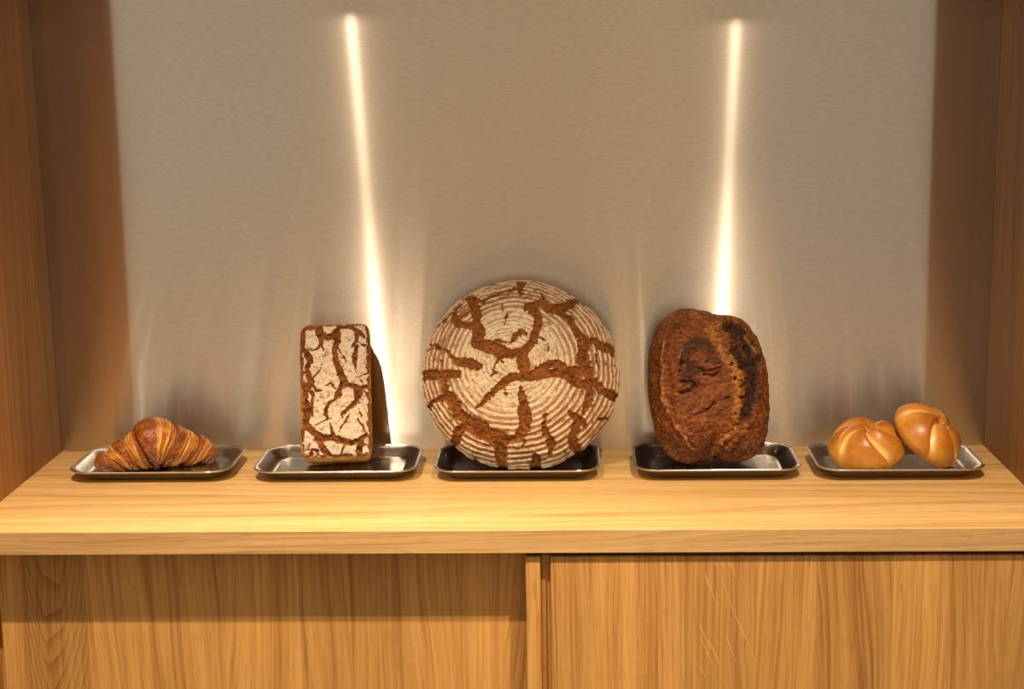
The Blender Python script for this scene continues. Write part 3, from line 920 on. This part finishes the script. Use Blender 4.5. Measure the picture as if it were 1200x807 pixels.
# ---- croissant
def croissant():
    M, N = 420, 300
    s = np.linspace(0, 1, M)
    A = np.array(CRO_AXIS, float)/1e3                               # axis points x, y, z, radius
    A = resample(A, M)
    ax, rad = A[:, :3], A[:, 3]
    tg = np.gradient(ax, axis=0); tg /= np.linalg.norm(tg, axis=1)[:, None]
    up = np.array([0, 0, 1.]); sd = np.cross(tg, up); sd /= np.linalg.norm(sd, axis=1)[:, None]   # towards the viewer (-y)
    nu = np.cross(sd, tg)
    th = np.arange(N)*2*PI/N                                        # 0 = up, growing towards the viewer
    x = ax[:, 0]
    # band coordinate: boundaries swing towards the middle as they come down the front
    S = np.repeat(s[:, None], N, 1)
    front = (1-np.cos(th))/2
    S2 = S + (np.where(S < CRO_MID, -1, 1))*0.0
    cen = CRO_MID
    pull = CRO_PULL*front[None, :]*sstep(0, .25, np.abs(S-cen))
    S2 = S+np.where(S < cen, -pull, pull*.75)
    wob = .006*fbm(np.stack([S.ravel()*3, np.cos(np.repeat(th[None], M, 0)).ravel(), np.sin(np.repeat(th[None], M, 0)).ravel()], 1), 2.2, 3, 4).reshape(M, N)
    S2 = S2+wob
    step = np.zeros((M, N)); lam = np.zeros((M, N)); edge = np.zeros((M, N))
    bd = CRO_BANDS
    for a, b_, light0 in bd:
        # band from a (inner, thick) to b_ (outer, where the sheet ends); light0 = where the cut layers start
        t = (S2-a)/(b_-a)
        ins = (t >= 0) & (t < 1)
        tt = np.clip(t, 0, 1)
        step = np.where(ins, .0074*np.sqrt(np.clip(1-tt, 0, 1))*(.35+.65*sstep(0, .08, tt)) + .0016*np.sin(PI*tt), step)
        l = sstep(light0-.05, light0+.03, tt)
        lam = np.where(ins, l, lam)
        edge = np.where(ins, sstep(.12, 0, tt), edge)
    cyl = np.stack([S2.ravel()*130, np.repeat((np.cos(th)*.8)[None], M, 0).ravel(), np.repeat((np.sin(th)*.8)[None], M, 0).ravel()], 1)
    lay = np.clip(.5+.95*fbm(cyl, 1., 3, 33), 0, 1).reshape(M, N)
    step = step+lam*.0016*(lay-.5)
    fac = sstep(0, .06, s)*sstep(1, .94, s)
    r = rad[:, None]+step*(.35+.65*fac[:, None])-.0036
    r = np.maximum(r, .0012)
    flat = np.where(np.cos(th) < 0, 1-.18*(-np.cos(th)), 1)[None, :]
    P = ax[:, None, :]+r[:, :, None]*(np.cos(th)[None, :, None]*flat[:, :, None]*nu[:, None, :]+np.sin(th)[None, :, None]*sd[:, None, :]*1.0)
    p = P.reshape(-1, 3)
    n1 = fbm(p, 90, 4, 5); n2 = fbm(p, 380, 3, 7); n3 = fbm(p, 200, 3, 8)
    P = P+(((n3*.0007+n2*.0003)*(1-.6*lam.ravel())).reshape(M, N))[:, :, None]*(P-ax[:, None, :])/r[:, :, None]
    lamr = lam.ravel(); lay = lay.ravel()
    crust = mix((.15, .036, .005), (.25, .068, .009), np.clip(.5+.8*n1+.4*n2, 0, 1))
    crust = mix(crust, (.10, .024, .006), sstep(.3, .9, n3+.4*n1)*.6)
    lite = mix((.27, .080, .009), (.66, .30, .045), np.clip(lay*.95+.35*n1, 0, 1))
    crust = mix(crust, (.42, .135, .018), sstep(.35, .8, n2+.5*n1)*.55)
    col = mix(crust, lite, lamr*.92)
    col = mix(col, (.11, .03, .007), edge.ravel()*.7)
    al = (.13+.33*lamr)[:, None]
    return P, np.concatenate([col, al], 1)
GLAZE = bread_mat('glazed_crust', 1.45, .3, 1., 430., spec=.5, speckle=.2, coat=.35, rough_from_alpha=True)
P, c = croissant()
P[:, :, 2] = np.where(P[:, :, 2] < .0035, .0035+.12*(P[:, :, 2]-.0035), P[:, :, 2])   # flat where it sat on the baking sheet
zmin = P[:, :, 2].min()
P[:, :, 2] += FLOORZ-zmin
base = np.array([P[:, :, 0].mean(), P[:, :, 1].mean(), FLOORZ])
o = mesh_obj('croissant', (P-base).reshape(-1, 3), [tuple(reversed(f)) for f in close_grid(P)], GLAZE, colors=c)
o.location = base
tag(o, 'glossy brown croissant lying on the leftmost steel tray', 'croissant')


# ------------------------------------------------------------------ light
def spot(name, loc, target, power, size, blend, radius, col):
    l = bpy.data.lights.new(name, 'SPOT')
    l.energy = power; l.spot_size = size; l.spot_blend = blend; l.shadow_soft_size = radius; l.color = col
    o = bpy.data.objects.new(name, l); C.objects.link(o)
    o.location = loc
    o.rotation_euler = (Vector(target)-Vector(loc)).to_track_quat('-Z', 'Y').to_euler()
    return o
WARM = (1., .80, .57)
# two ceiling spotlights in front of the niche: a beam on the worktop and the weaker spill round it
for loc, tgt, beam, spill in (((-.37, -.92, 2.28), (-.36, -.68, .95), 140, 5), ((.425, -1.0, 2.37), (.37, -.73, .95), 130, 5)):
    spot('track_spotlight', loc, tgt, beam, math.radians(68), 1., .011, WARM)
    spot('track_spotlight_spill', loc, tgt, spill, math.radians(120), .6, .011, WARM)

w = bpy.data.worlds.new('shop_light'); sc.world = w
w.use_nodes = True
nt = w.node_tree; nt.nodes.clear(); b = NB(nt)
wo = b.n('ShaderNodeOutputWorld'); bg = b.n('ShaderNodeBackground')
g = b.n('ShaderNodeTexCoord').outputs['Generated']
sp = b.n('ShaderNodeSeparateXYZ'); nt.links.new(g, sp.inputs[0])
az = b.math('ARCTAN2', sp.outputs[0], b.math('MULTIPLY', sp.outputs[1], -1.))
azf = b.maprange(az, -.35, .30, 0., 1.)
col = b.ramp(azf, [(0., (0.536, 0.434, 0.310)), (.11, (0.587, 0.492, 0.357)), (.24, (0.556, 0.458, 0.331)), (.32, (0.567, 0.444, 0.301)), (.48, (0.567, 0.434, 0.292)), (.55, (0.577, 0.444, 0.292)),
                   (.63, (0.639, 0.492, 0.310)), (.70, (0.546, 0.420, 0.288)), (.76, (0.515, 0.434, 0.331)), (.84, (0.494, 0.415, 0.318)), (1., (0.474, 0.376, 0.267))])
nt.links.new(col, bg.inputs[0]); bg.inputs[1].default_value = 1.06
nt.links.new(bg.outputs[0], wo.inputs[0])

# ------------------------------------------------------------------ camera
f_px, pit, roll, yaw = 1858.0226, .192089, -.016607, -.039232
fw = Vector((math.sin(yaw)*math.cos(pit), math.cos(yaw)*math.cos(pit), -math.sin(pit)))
r = Vector((math.cos(yaw), -math.sin(yaw), 0)); u = r.cross(fw)
r2 = r*math.cos(roll)+u*math.sin(roll); u2 = -r*math.sin(roll)+u*math.cos(roll)
cd = bpy.data.cameras.new('camera'); cam = bpy.data.objects.new('camera', cd); C.objects.link(cam)
cam.matrix_world = Matrix(((r2.x, u2.x, -fw.x, .076881), (r2.y, u2.y, -fw.y, -2.096745), (r2.z, u2.z, -fw.z, 1.502251), (0, 0, 0, 1)))
cd.sensor_width = 36; cd.sensor_fit = 'HORIZONTAL'; cd.lens = f_px/1200*36; cd.clip_start = .01
sc.camera = cam
sc.view_settings.view_transform = 'Standard'
sc.view_settings.look = 'None'
sc.view_settings.gamma = 1
sc.view_settings.exposure = 0
sc.view_settings.use_curve_mapping = False
sc.cycles.use_denoising = True
sc.cycles.max_bounces = 8
